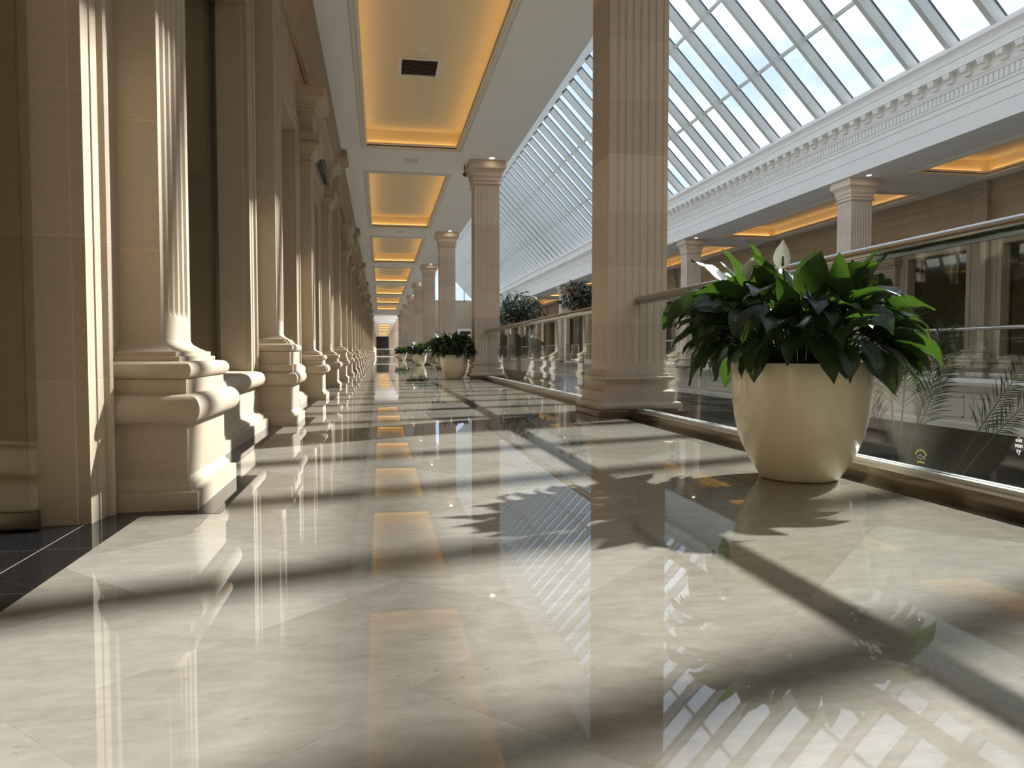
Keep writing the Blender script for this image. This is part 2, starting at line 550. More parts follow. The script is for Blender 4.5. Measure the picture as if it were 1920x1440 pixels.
col0 = empty('stone_column', (COLX, COL0, 0))
col_parts(col0)
cols = []
ncol = 10
for k in range(ncol):
    o = col0 if k == 0 else copy_tree(col0)
    o.location = (COLX, COL0 + PITCH * k, 0)
    tag(o, ('%s square fluted beige stone column along the near balustrade' % ORD[k]).replace('nearest square', 'largest and nearest square'), 'column', 'columns along the near balustrade')
    cols.append(o)
for k in range(9):
    if COL0 + PITCH * k > ATR_END: break
    o = copy_tree(col0)
    o.location = (MIR - COLX, COL0 + 0.1 + PITCH * k, 0)
    tag(o, '%s square fluted column across the atrium beneath the white entablature' % ORD[k], 'column', 'columns across the atrium')

# --- pilasters of the shop fronts
PW = 0.23
def ped_profile(giant):
    # projection beyond the shaft face, z
    pr = [(0.16, 0.0), (0.16, 0.068), (0.135, 0.072), (0.125, 0.095), (0.105, 0.112), (0.102, 0.122), (0.118, 0.135)]
    pr = [(0.16, 0.0), (0.16, 0.068), (0.135, 0.072), (0.132, 0.085)] + [(0.132 - 0.02 * math.sin(PI / 2 * t), 0.088 + 0.03 * t) for t in (0.0, 0.5, 1.0)]
    pr += [(0.116, 0.125), (0.116, 0.325)]
    pr += arc(0.128, 0.384, 0.050, -80, 90, 10, 0.056)
    if giant:
        pr += [(0.140, 0.442), (0.140, 0.498), (0.116, 0.50), (0.116, 0.606)]
        z = 0.606
    else:
        pr += [(0.116, 0.442), (0.116, 0.496)]
        z = 0.498
    pr += arc(0.108, z + 0.034, 0.032, -85, 90, 8, 0.033)
    z += 0.068
    pr += [(0.086, z), (0.086, z + 0.018), (0.070, z + 0.020), (0.070, z + 0.038)]
    z += 0.04
    pr += [(0.055 * (1 - math.sin(PI / 2 * t)) + 0.0, z + 0.045 * t) for t in (0, 0.33, 0.66, 1.0)]
    return pr, z + 0.045

PX = -0.85       # shaft face
HX = 0.075       # half depth of the pilaster body
def pilaster(giant):
    root = empty('pilaster')
    pr, z0 = ped_profile(giant)
    hb = (HX, PW)
    def MBc(prof):
        m_ = MB().rings(sq_rings(prof, hb))
        m_.v = [(max(x, -HX), y, z) for x, y, z in m_.v]
        return m_
    MBc(pr).build('pedestal', M_pil, root)
    if giant:
        fluted_shaft(MB(), HX, PW, z0, z0 + 0.10, 4.26, 4.36, 1, 5, 0.016, 'X').build('shaft', M_pil, root, 25)
        cp = [(0.0, 4.36), (0.0, 4.368), (0.032, 4.37)] + arc(0.026, 4.39, 0.014, -80, 80, 5, 0.018) + [(0.008, 4.412), (0.008, 4.455), (0.036, 4.458), (0.036, 4.495), (0.026, 4.497), (0.026, 4.51)]
        cp += [(0.026 + 0.03 * math.sin(PI / 2 * t), 4.512 + 0.045 * t) for t in (0.3, 0.6, 1.0)] + [(0.074, 4.56), (0.074, 4.592), (0.064, 4.594)]
        cp += [(0.064 + 0.10 * (1 - math.cos(PI / 2 * t)), 4.596 + 0.115 * t) for t in (0, 0.25, 0.5, 0.75, 1.0)]
        cp += [(0.186, 4.713), (0.19, 4.72), (0.19, 4.785), (0.175, 4.79), (0.175, 4.886)]
        MBc(cp).build('capital', M_pil, root)
    else:
        fluted_shaft(MB(), HX, PW, z0, z0 + 0.10, 2.90, 2.98, 1, 5, 0.016, 'X').build('shaft', M_pil, root, 25)
        cp = [(0.0, 2.98), (0.016, 2.985), (0.022, 3.0), (0.012, 3.02), (0.004, 3.025), (0.004, 3.09), (0.016, 3.095)]
        cp += [(0.016 + 0.05 * math.sin(PI / 2 * t), 3.10 + 0.07 * t) for t in (0, 0.33, 0.66, 1.0)]
        cp += [(0.075, 3.175), (0.085, 3.18)] + arc(0.085, 3.215, 0.03, -60, 80, 5, 0.035) + [(0.125, 3.27), (0.125, 3.35), (0.02, 3.352)]
        MBc(cp).build('capital', M_pil, root)
        bl = [(0.035, 3.35), (0.035, 3.62), (0.05, 3.625), (0.055, 3.66), (0.07, 3.665)]
        MBc(bl).build('frieze_block', M_pil, root)
        cn = [(0.07, 3.665), (0.085, 3.68), (0.09, 3.71)] + [(0.09 + 0.085 * (1 - math.cos(PI / 2 * t)), 3.715 + 0.06 * t) for t in (0, 0.5, 1.0)]
        cn += [(0.185, 3.78), (0.185, 3.84)] + arc(0.17, 3.875, 0.035, -60, 60, 5) + [(0.16, 3.92), (0.04, 3.925)]
        MBc(cn).build('cornice_block', M_pil, root)
    return root

pil_g = pilaster(True)
pil_s = pilaster(False)
giants, smalls = [], []
for k in range(-1, 20):
    gy = 6.73 + PITCH * k
    for y, g in ((gy, True), (gy + 3.35, False), (gy + 6.70, False)):
        if 0.5 < y < 110:
            (giants if g else smalls).append(y)
used = set()
def place_pil(proto, y, side, label, group):
    if proto.name not in used and side == 'left':
        used.add(proto.name); o = proto
    else:
        o = copy_tree(proto)
    if side == 'left':
        o.location = (PX - HX, y, 0); o.rotation_euler = (0, 0, 0)
    else:
        o.location = (MIR - PX + HX, y, 0); o.rotation_euler = (0, 0, PI)
    tag(o, label, 'pilaster', group)
    return o
for i, y in enumerate(giants):
    place_pil(pil_g, y, 'left', '%s tall stone pilaster reaching the ceiling along the left shop fronts' % ORD[i], 'tall pilasters on the left')
for i, y in enumerate(smalls):
    lab = ('%s shorter stone pilaster with a capital below the ceiling along the left shop fronts' % ORD[i]) if i < 20 else 'far shorter stone pilaster at the end of the left shop fronts'
    if i == 0: lab = 'largest pilaster, sunlit fluted face on a thick rounded pedestal at left'
    place_pil(pil_s, y, 'left', lab, 'shorter pilasters on the left')
for i, y in enumerate([g for g in giants if g < ATR_END]):
    place_pil(pil_g, y, 'right', '%s tall pilaster on the shop wall across the atrium' % ORD[i], 'tall pilasters across the atrium')
for i, y in enumerate([g for g in smalls if g < ATR_END]):
    place_pil(pil_s, y, 'right', '%s shorter pilaster on the shop wall across the atrium' % ORD[i], 'shorter pilasters across the atrium')

# ------------------------------------------------------------ shop walls, windows, doors (both sides from one recipe)
WX = -1.0        # wall face
GX = -1.25       # glazing plane of the windows
DGX = -1.165     # glazing plane of the doors
OP = 0.57        # from a pilaster axis to the opening
def side_root(name, side):
    o = empty(name)
    if side == 'right':
        o.location = (MIR, 0, 0)
        o.scale = (-1, 1, 1)
    return struct(o)

def flipx(mb, side):
    if side == 'right':
        mb.v = [(MIR - x, y, z) for x, y, z in mb.v]
    return mb

def surround(y0, y1, z0, z1, GX=GX):
    """moulded architrave round an opening: profile swept up, over and down with mitres"""
    prof = [(-0.004, GX - 0.03), (-0.004, -1.045), (0.012, -1.03), (0.030, -1.03), (0.036, -1.012), (0.050, -1.010), (0.058, -1.022), (0.066, -1.022),
            (0.072, -0.995), (0.115, -0.990), (0.121, -1.006), (0.130, -1.006), (0.136, -0.975), (0.150, -0.968), (0.165, -0.975), (0.170, -1.02)]
    def path(d, x):
        return [(x, y0 - d, z0), (x, y0 - d, z1 + d), (x, y1 + d, z1 + d), (x, y1 + d, z0)]
    vs, fs = [], []
    for d, x in prof:
        vs += path(d, x)
    for i in range(len(prof) - 1):
        for k in range(3):
            a = i * 4 + k
            fs.append((a, a + 1, a + 5, a + 4))
    return MB().add(vs, fs)

def sill_profile():
    pr = [(-1.30, 0.0), (-0.90, 0.0), (-0.90, 0.068), (-0.925, 0.072), (-0.928, 0.088), (-0.948, 0.118), (-1.005, 0.135), (-1.01, 0.20), (-1.01, 0.325)]
    pr = [(-1.30, 0.0), (-0.90, 0.0), (-0.90, 0.068), (-0.928, 0.072), (-0.93, 0.09), (-0.96, 0.112), (-0.985, 0.125), (-0.99, 0.16), (-0.99, 0.325)]
    pr += arc(-0.965, 0.388, 0.050, -85, 85, 10, 0.058)
    pr += [(-0.98, 0.452), (-1.30, 0.46)]
    return pr

WIN_TOP, DOOR_TOP = 3.30, 3.02
wallbox = {'left': MB(), 'right': MB()}
nwin = ndoor = 0

for side, yend in (('left', 112.0), ('right', ATR_END)):
    wb = wallbox[side]
    ys = sorted([(y, 'g') for y in giants] + [(y, 's') for y in smalls])
    ys = [(0.03, 's')] + ys
    # solid wall behind the camera
    wb.box(WX - 0.32, WX, ATR_START, -2.75, 0, CEIL)
    prev = (-3.32, 's')
    for y, t in ys:
        if y > yend: break
        py, pt = prev
        a, b = py + OP, y - OP
        door = (pt == 's' and t == 's')
        top = DOOR_TOP if door else WIN_TOP
        wb.box(WX - 0.32, WX, py - OP, a, 0, CEIL)
        wb.box(WX - 0.32, WX, a, b, top, CEIL)
        if door:
            ndoor += 1
            root = struct(empty('door_%d' % ndoor))
            flipx(surround(a, b, 0, top, DGX), side).build('architrave', M_trimstone, root)
            f = MB()
            f.box(DGX - 0.03, DGX + 0.02, a, a + 0.05, 0, top)
            if ndoor != 2: f.box(DGX - 0.03, DGX + 0.02, b - 0.05, b, 0, top)
            f.box(DGX - 0.03, DGX + 0.02, a, b, top - 0.05, top)
            opened = (ndoor == 2)
            if not opened: f.box(DGX - 0.03, DGX + 0.02, a, b, 2.34, 2.39)
            flipx(f, side).build('door_frame', M_bronze, root)
            mid = (a + b) / 2
            if opened:
                # deep reveal with one glass leaf folded back against it
                MB().box(-2.4, DGX - 0.03, b + 0.004, b + 0.3, 0, 3.6).build('reveal', M_trimstone, root)
                leaf = MB().box(DGX - 0.92, DGX + 0.02, b - 0.060, b - 0.048, 0.012, top - 0.06).build('glass_leaf', M_shop, root)
                MB().box(DGX - 0.92, DGX + 0.018, b - 0.072, b - 0.036, 0.006, 0.060).build('bottom_rail', M_bronze, leaf)
                hx = DGX - 0.15
                MB().tube([(hx + 0.05, b - 0.06, 0.815), (hx + 0.045, b - 0.10, 0.82), (hx, b - 0.11, 0.84), (hx, b - 0.11, 1.5), (hx + 0.045, b - 0.10, 1.52), (hx + 0.05, b - 0.06, 1.525)], 0.009, 8).build('handle', M_steel, leaf)
                prev = (y, t)
                continue
            for (p, q) in ((a + 0.06, mid - 0.62), (mid - 0.60, mid - 0.005), (mid + 0.005, mid + 0.60), (mid + 0.62, b - 0.06)):
                leaf = flipx(MB().box(DGX + 0.02, DGX + 0.032, p, q, 0.05, 2.33), side).build('glass_leaf', M_shop, root)
                flipx(MB().box(DGX + 0.012, DGX + 0.042, p, q, 0.012, 0.062), side).build('bottom_rail', M_bronze, leaf)
            flipx(MB().box(DGX + 0.02, DGX + 0.03, a + 0.06, b - 0.06, 2.40, top - 0.06), side).build('transom_pane', M_shop, root)
            for s in (-1, 1):
                yy = mid + s * 0.07
                flipx(MB().tube([(DGX + 0.07, yy, 0.95), (DGX + 0.09, yy, 0.97), (DGX + 0.09, yy, 1.33), (DGX + 0.07, yy, 1.35)], 0.011, 8), side).build('handle', M_steel, root)
        else:
            nwin += 1
            root = struct(empty('window_%d' % nwin))
            flipx(surround(a, b, 0.46, top), side).build('architrave', M_trimstone, root)
            flipx(MB().extrude_y(sill_profile(), py + PW + 0.1, y - PW - 0.1), side).build('sill_wall', M_pil, root)
            flipx(MB().box(GX - 0.02, GX + 0.09, a, b, 0.46, 0.50), side).build('sill_block', M_pil, root)
            f = MB()
            f.box(GX - 0.03, GX + 0.02, a, a + 0.045, 0.5, top)
            f.box(GX - 0.03, GX + 0.02, b - 0.045, b, 0.5, top)
            f.box(GX - 0.03, GX + 0.02, a, b, top - 0.05, top)
            f.box(GX - 0.03, GX + 0.02, a, b, 0.5, 0.545)
            flipx(f, side).build('window_frame', M_bronze, root)
            flipx(MB().box(GX - 0.008, GX + 0.004, a + 0.045, b - 0.045, 0.545, top - 0.05), side).build('pane', M_shop, root)
        prev = (y, t)
    wb.box(WX - 0.32, WX, prev[0] - OP, yend + (0 if side == 'right' else 95), 0, CEIL)
    struct(flipx(wb, side).build('wall_%s' % side, M_wall))
    # shop rooms behind the glass: floor, back wall, ceiling, party walls
    sh = MB()
    sh.box(-5.2, -5.0, ATR_START, yend, 0, 3.6)
    sh.box(-5.2, -1.32, ATR_START, yend, 3.6, 3.7)
    for y, t in [(-3.3, 's')] + ys[1::3]:
        if y < yend: sh.box(-5.0, -1.32, y - 0.06, y + 0.06, 0, 3.6)
    struct(flipx(sh, side).build('wall_shop_interior_%s' % side, M_brown))
    sf = MB().box(-5.2, -1.30, ATR_START, yend, -0.02, -0.001)
    struct(flipx(sf, side).build('floor_shop_%s' % side, M_brown))
    # long cornice under the ceiling
    pr = [(-1.05, 4.28), (-0.975, 4.28), (-0.97, 4.33), (-0.95, 4.34), (-0.95, 4.46)] + [(-0.95 + 0.06 * (1 - math.cos(PI / 2 * t)), 4.47 + 0.12 * t) for t in (0, .33, .66, 1)]
    pr += [(-0.88, 4.60), (-0.88, 4.70)] + [(-0.875 + 0.085 * math.sin(PI / 2 * t), 4.71 + 0.13 * t) for t in (0, .33, .66, 1)] + [(-0.78, 4.85), (-0.78, 4.90), (-1.05, 4.90)]
    struct(flipx(MB().extrude_y(pr, ATR_START, yend), side).build('trim_cornice_%s' % side, M_wall))

# portal entablatures between the shorter pilasters
def portal(y0, y1, side):
    root = empty('portal_entablature', (0, 0, 0))
    e = MB().extrude_y([(-1.02, 3.18), (-0.93, 3.18), (-0.93, 3.26), (-0.915, 3.265), (-0.915, 3.35), (-0.90, 3.36), (-0.90, 3.62), (-0.88, 3.63), (-0.87, 3.67), (-1.02, 3.67)], y0 + PW, y1 - PW)
    flipx(e, side).build('frieze', M_wall, root)
    pr = [(-1.02, 3.665), (-0.87, 3.665), (-0.855, 3.68), (-0.85, 3.71)] + [(-0.85 + 0.085 * (1 - math.cos(PI / 2 * t)), 3.715 + 0.06 * t) for t in (0, 0.5, 1.0)]
    pr += [(-0.755, 3.78), (-0.755, 3.84)] + arc(-0.77, 3.875, 0.035, -60, 60, 5) + [(-0.78, 3.92), (-1.02, 3.925)]
    flipx(MB().extrude_y(pr, y0 + PW, y1 - PW), side).build('cornice', M_wall, root)
    return root
allp = sorted([(y, 's') for y in smalls])
pi = 0
for i in range(1, len(smalls) - 1, 2):
    y0, y1 = smalls[i], smalls[i + 1]
    tag(portal(y0, y1, 'left'), '%s stone entablature over a shop doorway on the left, between two shorter pilasters' % ORD[pi], 'entablature', 'portal entablatures on the left')
    if y1 < ATR_END:
        tag(portal(y0, y1, 'right'), '%s stone entablature over a shop doorway across the atrium' % ORD[pi], 'entablature', 'portal entablatures across the atrium')
    pi += 1
# dark sign on the first portal, fixed to the frieze
sg = MB().box(-0.895, -0.835, 10.75, 12.75, 3.36, 3.56)
for k in range(9):
    sg.box(-0.835, -0.825, 10.83 + k * 0.21, 10.96 + k * 0.21, 3.33 + 0.02 * (k % 2), 3.59 - 0.02 * (k % 3))
tag(sg.build('shop_sign', M_black), 'black shop sign fixed above the first doorway on the left', 'sign')

# ------------------------------------------------------------ floors
fl = MB()
fl.box(-0.87, 2.165, ATR_START, RAIL_END, -0.12, 0.0)
struct(fl.build('floor', M_floor))
bd = MB()
bd.box(-1.30, -0.87, ATR_START, RAIL_END, -0.12, 0.0)
bd.box(2.165, 2.52, ATR_START, RAIL_END, -0.12, 0.0)
struct(bd.build('floor_border', M_granite))
ins = MB()
for y in giants + smalls + [0.03]:
    ins.box(-0.88, -0.593, y - 0.47, y + 0.41, 0.0, 0.0012)
ys_all = sorted(giants + smalls)
for a_, b_ in zip(ys_all[:-1], ys_all[1:]):
    if not (a_ in smalls and b_ in smalls):
        ins.box(-0.88, -0.773, a_ + 0.41, b_ - 0.47, 0.0, 0.0012)
struct(ins.build('floor_inlay', M_granite))
# far gallery floor slab with panelled edge
fo = MB().box(MIR - 2.20, MIR + 1.30, ATR_START, ATR_END, -0.12, 0.0)
struct(fo.build('floor_far_gallery', M_floor))
ed = MB()
ex = MIR - 2.55      # slab edge plane 11.62
ed.box(ex, MIR - 2.2, ATR_START, ATR_END, -0.12, -0.001)
ed.box(ex + 0.03, ex + 0.5, ATR_START, ATR_END, -0.92, -0.12)
ed.extrude_y([(ex - 0.10, 0.0), (ex - 0.10, -0.06), (ex - 0.06, -0.10), (ex - 0.03, -0.16), (ex + 0.0, -0.20), (ex + 0.05, -0.20), (ex + 0.05, 0.0)], ATR_START, ATR_END)
ed.extrude_y([(ex + 0.0, -0.80), (ex - 0.03, -0.84), (ex - 0.03, -0.95), (ex + 0.5, -0.95), (ex + 0.5, -0.80)], ATR_START, ATR_END)
y = ATR_START + 0.3
while y < ATR_END - 2.6:
    for (a, b, c, d) in ((y, y + 2.3, -0.28, -0.31), (y, y + 2.3, -0.69, -0.72)):
        ed.box(ex + 0.012, ex + 0.035, a, b, c, d)
    for a in (y, y + 2.27):
        ed.box(ex + 0.012, ex + 0.035, a, a + 0.03, -0.72, -0.28)
    y += 2.5125
struct(ed.build('trim_far_gallery_edge', simple('fascia_stone', (0.50, 0.45, 0.38), 0.6, noise=0.05, nscale=3)))
ne = MB()
ne.box(2.2, 2.56, ATR_START, RAIL_END, -0.95, -0.12)
struct(ne.build('trim_near_gallery_edge', M_white))
# the level below
struct(MB().box(0.5, 0.6, ATR_START, ATR_END, -5.2, -0.95).build('wall_lower_near', M_white))
lo = MB().box(-1.0, MIR + 2, ATR_START, ATR_END + 10, -5.4, -5.2)
struct(lo.build('floor_lower', simple('lower_floor', (0.66, 0.61, 0.52), 0.3)))
ls = MB()
ls.box(MIR - 2.0, MIR - 1.9, ATR_START, ATR_END, -5.2, -0.95)
struct(ls.build('wall_lower', simple('lower_shopfront', (0.045, 0.04, 0.034), 0.12)))
lc = MB()
lc.box(MIR - 2.5, MIR + 1.3, ATR_START, ATR_END, -0.951, -0.5)
struct(lc.build('ceiling_lower', M_white))

# ------------------------------------------------------------ curb, balustrades
def curb(side):
    cb = MB()
    y0, y1 = ATR_START, (RAIL_END if side == 'left' else ATR_END)
    cb.box(2.275, 2.515, y0, y1, 0.0, 0.062)
    o = struct(flipx(cb, side).build('trim_curb_%s' % side, M_curb if side == 'left' else M_white))
    st = MB()
    st.box(2.268, 2.275, y0, y1, 0.0, 0.068)
    return o
curb('left'); curb('right')

def balustrade(y0, y1, side, label, joints):
    root = empty('glass_balustrade', (0, 0, 0))
    x = 2.385
    ch = MB()
    ch.box(x - 0.035, x - 0.012, y0, y1, 0.062, 0.080)
    ch.box(x + 0.012, x + 0.035, y0, y1, 0.062, 0.080)
    flipx(ch, side).build('base_channel', M_channel, root)
    n = max(1, round((y1 - y0) / 1.57))
    ln = (y1 - y0) / n
    for k in range(n):
        a = y0 + k * ln
        flipx(MB().box(x - 0.006, x + 0.006, a + 0.005, a + ln - 0.005, 0.064, 1.06), side).build('glass_pane', M_glass, root)
    r = MB().tube([(x, y0 - 0.0, 1.083), (x, y0 + 0.01, 1.083), (x, y1 - 0.01, 1.083), (x, y1, 1.083)], [0.036, 0.042, 0.042, 0.036], 24, 0.94)
    flipx(r, side).build('handrail', M_steel, root, 60)
    return tag(root, label, 'balustrade', 'glass balustrades ' + ('beside the walkway' if side == 'left' else 'across the atrium'))
balustrade(COL0 - PITCH + 0.30, COL0 - 0.30, 'left', 'nearest glass balustrade with thick steel handrail, behind the big planter', 0)
for k in range(0, 9):
    a = COL0 + PITCH * k + 0.30
    balustrade(a, a + PITCH - 0.60, 'left', '%s glass balustrade bay on the near side, with steel handrail between columns' % ORD[k + 1], 0)
    if a + PITCH < ATR_END:
        balustrade(a + 0.1, a + PITCH - 0.50, 'right', '%s glass balustrade bay across the atrium, with slim handrail' % ORD[k + 1], 0)
balustrade(COL0 - PITCH + 0.40, COL0 - 0.20, 'right', 'nearest glass balustrade bay across the atrium, with slim handrail', 0)
# cross rail at the far end of the walkway
cr = empty('glass_balustrade')
n = 2
for k in range(n):
    w = 3.0 / n
    MB().box(-0.8 + k * w, -0.8 + (k + 1) * w - 0.02, RAIL_END - 0.25, RAIL_END - 0.238, 0.1, 1.05).build('glass_pane', M_glass, cr)
MB().tube([(-0.85, RAIL_END - 0.24, 1.10), (2.2, RAIL_END - 0.24, 1.10)], 0.05, 12).build('handrail', M_channel, cr)
MB().box(-0.85, 2.2, RAIL_END - 0.30, RAIL_END - 0.18, 0.0, 0.10).build('base_channel', M_channel, cr)
tag(cr, 'glass balustrade closing the far end of the walkway, seen head-on', 'balustrade')

# ------------------------------------------------------------ ceilings with coffers
CX0, CX1 = -0.24, 1.62       # clear opening
cof = []
k = 0
for k in range(0, 7):
    cof.append((8.15 + PITCH * k, 15.93 + PITCH * k))
far_cof = [(115.0 + 10.3 * j, 122.8 + 10.3 * j) for j in range(8)]

def ceiling(side, yend, cofs, name):
    mb = MB()
    y = ATR_START
    x0, x1 = -1.0, EDGE
    mb_z = (CEIL, CEIL + 0.02)
    def b(xa, xb, ya, yb): mb.box(xa, xb, ya, yb, *mb_z)
    b(x0, CX0, ATR_START, yend)
    b(CX1, x1, ATR_START, yend)
    for c0, c1 in cofs:
        b(CX0, CX1, y, c0); y = c1
    b(CX0, CX1, y, yend)
    return struct(flipx(mb, side).build(name, M_ceil))

ceiling('left', RAIL_END, cof, 'ceiling_left')
ceiling('right', ATR_END, cof, 'ceiling_right')

def frame_sweep(x0, x1, y0, y1, prof):
    """closed moulding round a rectangle: prof (d outward, z)"""
    rings = []
    for d, z in prof:
        rings.append([(x0 - d, y0 - d, z), (x1 + d, y0 - d, z), (x1 + d, y1 + d, z), (x0 - d, y1 + d, z)])
    return MB().rings(rings, False, False)

def coffer(y0, y1, side, label, group):
    root = empty('ceiling_coffer')
    z = CEIL
    # moulded frame
    prof = [(0.125, z + 0.0), (0.122, z - 0.020), (0.108, z - 0.034), (0.092, z - 0.036), (0.088, z - 0.014), (0.062, z - 0.012), (0.058, z - 0.040), (0.040, z - 0.052), (0.026, z - 0.052), (0.022, z - 0.026),
            (0.0, z - 0.022), (0.0, z + 0.07), (0.012, z + 0.075), (0.15, z + 0.075)]
    flipx(frame_sweep(CX0, CX1, y0, y1, prof), side).build('moulding', M_cofmold, root)
    g = 0.15
    t = 0.37
    prof = [(g, z + 0.07), (g, z + t - 0.03), (g - 0.01, z + t)]
    mb = frame_sweep(CX0, CX1, y0, y1, prof)
    mb.box(CX0 - g, CX1 + g, y0 - g, y1 + g, z + t, z + t + 0.02)
    flipx(mb, side).build('recess', M_cof, root)
    lw = 0.03
    for (a, b, c, d) in ((CX0 - 0.125, CX0 - 0.095, y0, y1), (CX1 + 0.095, CX1 + 0.125, y0, y1),
                         (CX0, CX1, y0 - 0.125, y0 - 0.095), (CX0, CX1, y1 + 0.095, y1 + 0.125)):
        flipx(MB().box(a, b, c, d, z + 0.078, z + 0.092), side).build('cove_lamp', M_cove, root)
    return tag(root, label, 'ceiling coffer', group)

for i, (a, b) in enumerate(cof):
    coffer(a, b, 'left', '%s amber-lit ceiling coffer above the walkway' % ORD[i] if i else 'largest amber-lit ceiling coffer, holding the dark louvred vent', 'coffers above the walkway')
    coffer(a, b, 'right', '%s amber-lit ceiling coffer above the far gallery' % ORD[i], 'coffers above the far gallery')

# the far stretch of the mall beyond the cross rail
fs = MB()
fs.box(-1.0, CX0, RAIL_END, 206, CEIL, CEIL + 0.02)
fs.box(CX1, 3.0, RAIL_END, 206, CEIL, CEIL + 0.02)
y = RAIL_END
for c0, c1 in far_cof:
    fs.box(CX0, CX1, y, c0, CEIL, CEIL + 0.02); y = c1
fs.box(CX0, CX1, y, 206, CEIL, CEIL + 0.02)
struct(fs.build('ceiling_far', M_ceil))
for i, (a, b) in enumerate(far_cof):
    coffer(a, b, 'left', '%s small amber coffer in the distant stretch of ceiling past the end rail' % ORD[i], 'distant coffers')
for i in range(9):
    o = copy_tree(col0)
    o.location = (COLX, COL0 + PITCH * (10 + i), 0)
    tag(o, '%s tiny distant column beyond the end rail' % ORD[i], 'column', 'distant columns')
struct(MB().box(9.8, 10.0, RAIL_END, 206, -1, CEIL).build('wall_far_right', M_wall))
struct(MB().box(-1.0, 9.8, 120, 206, -0.12, 0.0).build('floor_far', M_floor))
struct(MB().box(-1.2, 9.8, 205.8, 206, 0, CEIL + 0.1).build('wall_far_end', M_dark))
dr = struct(empty('door_end'))
MB().box(0.2, 1.3, 205.7, 205.8, 0, 2.4).build('dark_leaf', M_black, dr)

# ------------------------------------------------------------ ceiling fittings
v = empty('ceiling_vent', (0.66, 12.47, CEIL + 0.37))
f = MB()
f.box(-0.34, 0.34, -0.40, -0.345, -0.03, 0); f.box(-0.34, 0.34, 0.345, 0.40, -0.03, 0)
f.box(-0.34, -0.285, -0.345, 0.345, -0.03, 0); f.box(0.285, 0.34, -0.345, 0.345, -0.03, 0)
f.build('frame', M_white, v)
f = MB()
for i in range(12):
    yy = -0.33 + i * 0.058
    f.add([(-0.285, yy, -0.022), (0.285, yy, -0.022), (0.285, yy + 0.045, -0.004), (-0.285, yy + 0.045, -0.004),
           (-0.285, yy, -0.019), (0.285, yy, -0.019), (0.285, yy + 0.045, -0.001), (-0.285, yy + 0.045, -0.001)],
          [(0, 1, 2, 3), (7, 6, 5, 4), (0, 4, 5, 1), (1, 5, 6, 2), (2, 6, 7, 3), (3, 7, 4, 0)])
f.build('louvres', M_louvre, v)
MB().box(-0.285, 0.285, -0.345, 0.345, -0.0009, -0.0001).build('backing', M_black, v)
tag(v, 'rectangular louvred air vent in the nearest amber coffer', 'vent')
sd = empty('smoke_detector', (0.655, 11.75, CEIL + 0.37))
MB().lathe([(0.0, -0.012), (0.11, -0.012), (0.115, 0.0), (0.0, 0.0)], 28).build('base_plate', M_white, sd)
MB().lathe([(0.0, -0.05), (0.035, -0.05), (0.05, -0.035), (0.055, -0.012), (0.0, -0.012)], 28).build('sensor', M_cofmold, sd)
tag(sd, 'round smoke detector beside the louvred vent in the nearest coffer', 'smoke detector')
for i in range(5):
    yv = 17.03 + PITCH * i
    o = empty('ceiling_speaker', (0.72, yv, CEIL))
    MB().box(-0.17, 0.17, -0.2, 0.2, -0.012, 0.0).build('frame', M_white, o)
    MB().box(-0.14, 0.14, -0.17, 0.17, -0.016, -0.011).build('grille', M_louvre, o)
    tag(o, '%s small rectangular ceiling grille between two coffers over the walkway' % ORD[i], 'grille', 'ceiling grilles between coffers')
for side in ('left', 'right'):
    for i in range(1, 8):
        yl = COL0 + PITCH * i - 0.58
        xl = COLX + 0.07 if side == 'left' else MIR - COLX - 0.1
        o = empty('downlight', (xl, yl, CEIL))
        MB().lathe([(0.0, -0.004), (0.058, -0.004), (0.058, 0.0), (0.0, 0.0)], 20).build('lamp', M_lamp, o)
        MB().rings([[(r * math.cos(2 * PI * q / 20), r * math.sin(2 * PI * q / 20), z) for q in range(20)] for r, z in ((0.058, 0), (0.06, -0.008), (0.075, -0.008), (0.08, 0.0))], False, False).build('trim_ring', M_white, o)
        tag(o, '%s recessed downlight in front of a column capital %s' % (ORD[i], 'on the near side' if side == 'left' else 'across the atrium'), 'downlight', 'downlights on the near side' if side == 'left' else 'downlights across the atrium')
o = empty('security_camera', (1.93, 17.2, CEIL))
MB().tube([(0, 0, 0), (0, 0, -0.22)], 0.012, 8).build('stem', M_black, o)
MB().tube([(-0.02, -0.10, -0.24), (0.03, 0.08, -0.22)], 0.036, 12).build('camera_body', M_black, o)
tag(o, 'small dark security camera hanging beside the second column capital', 'security camera')

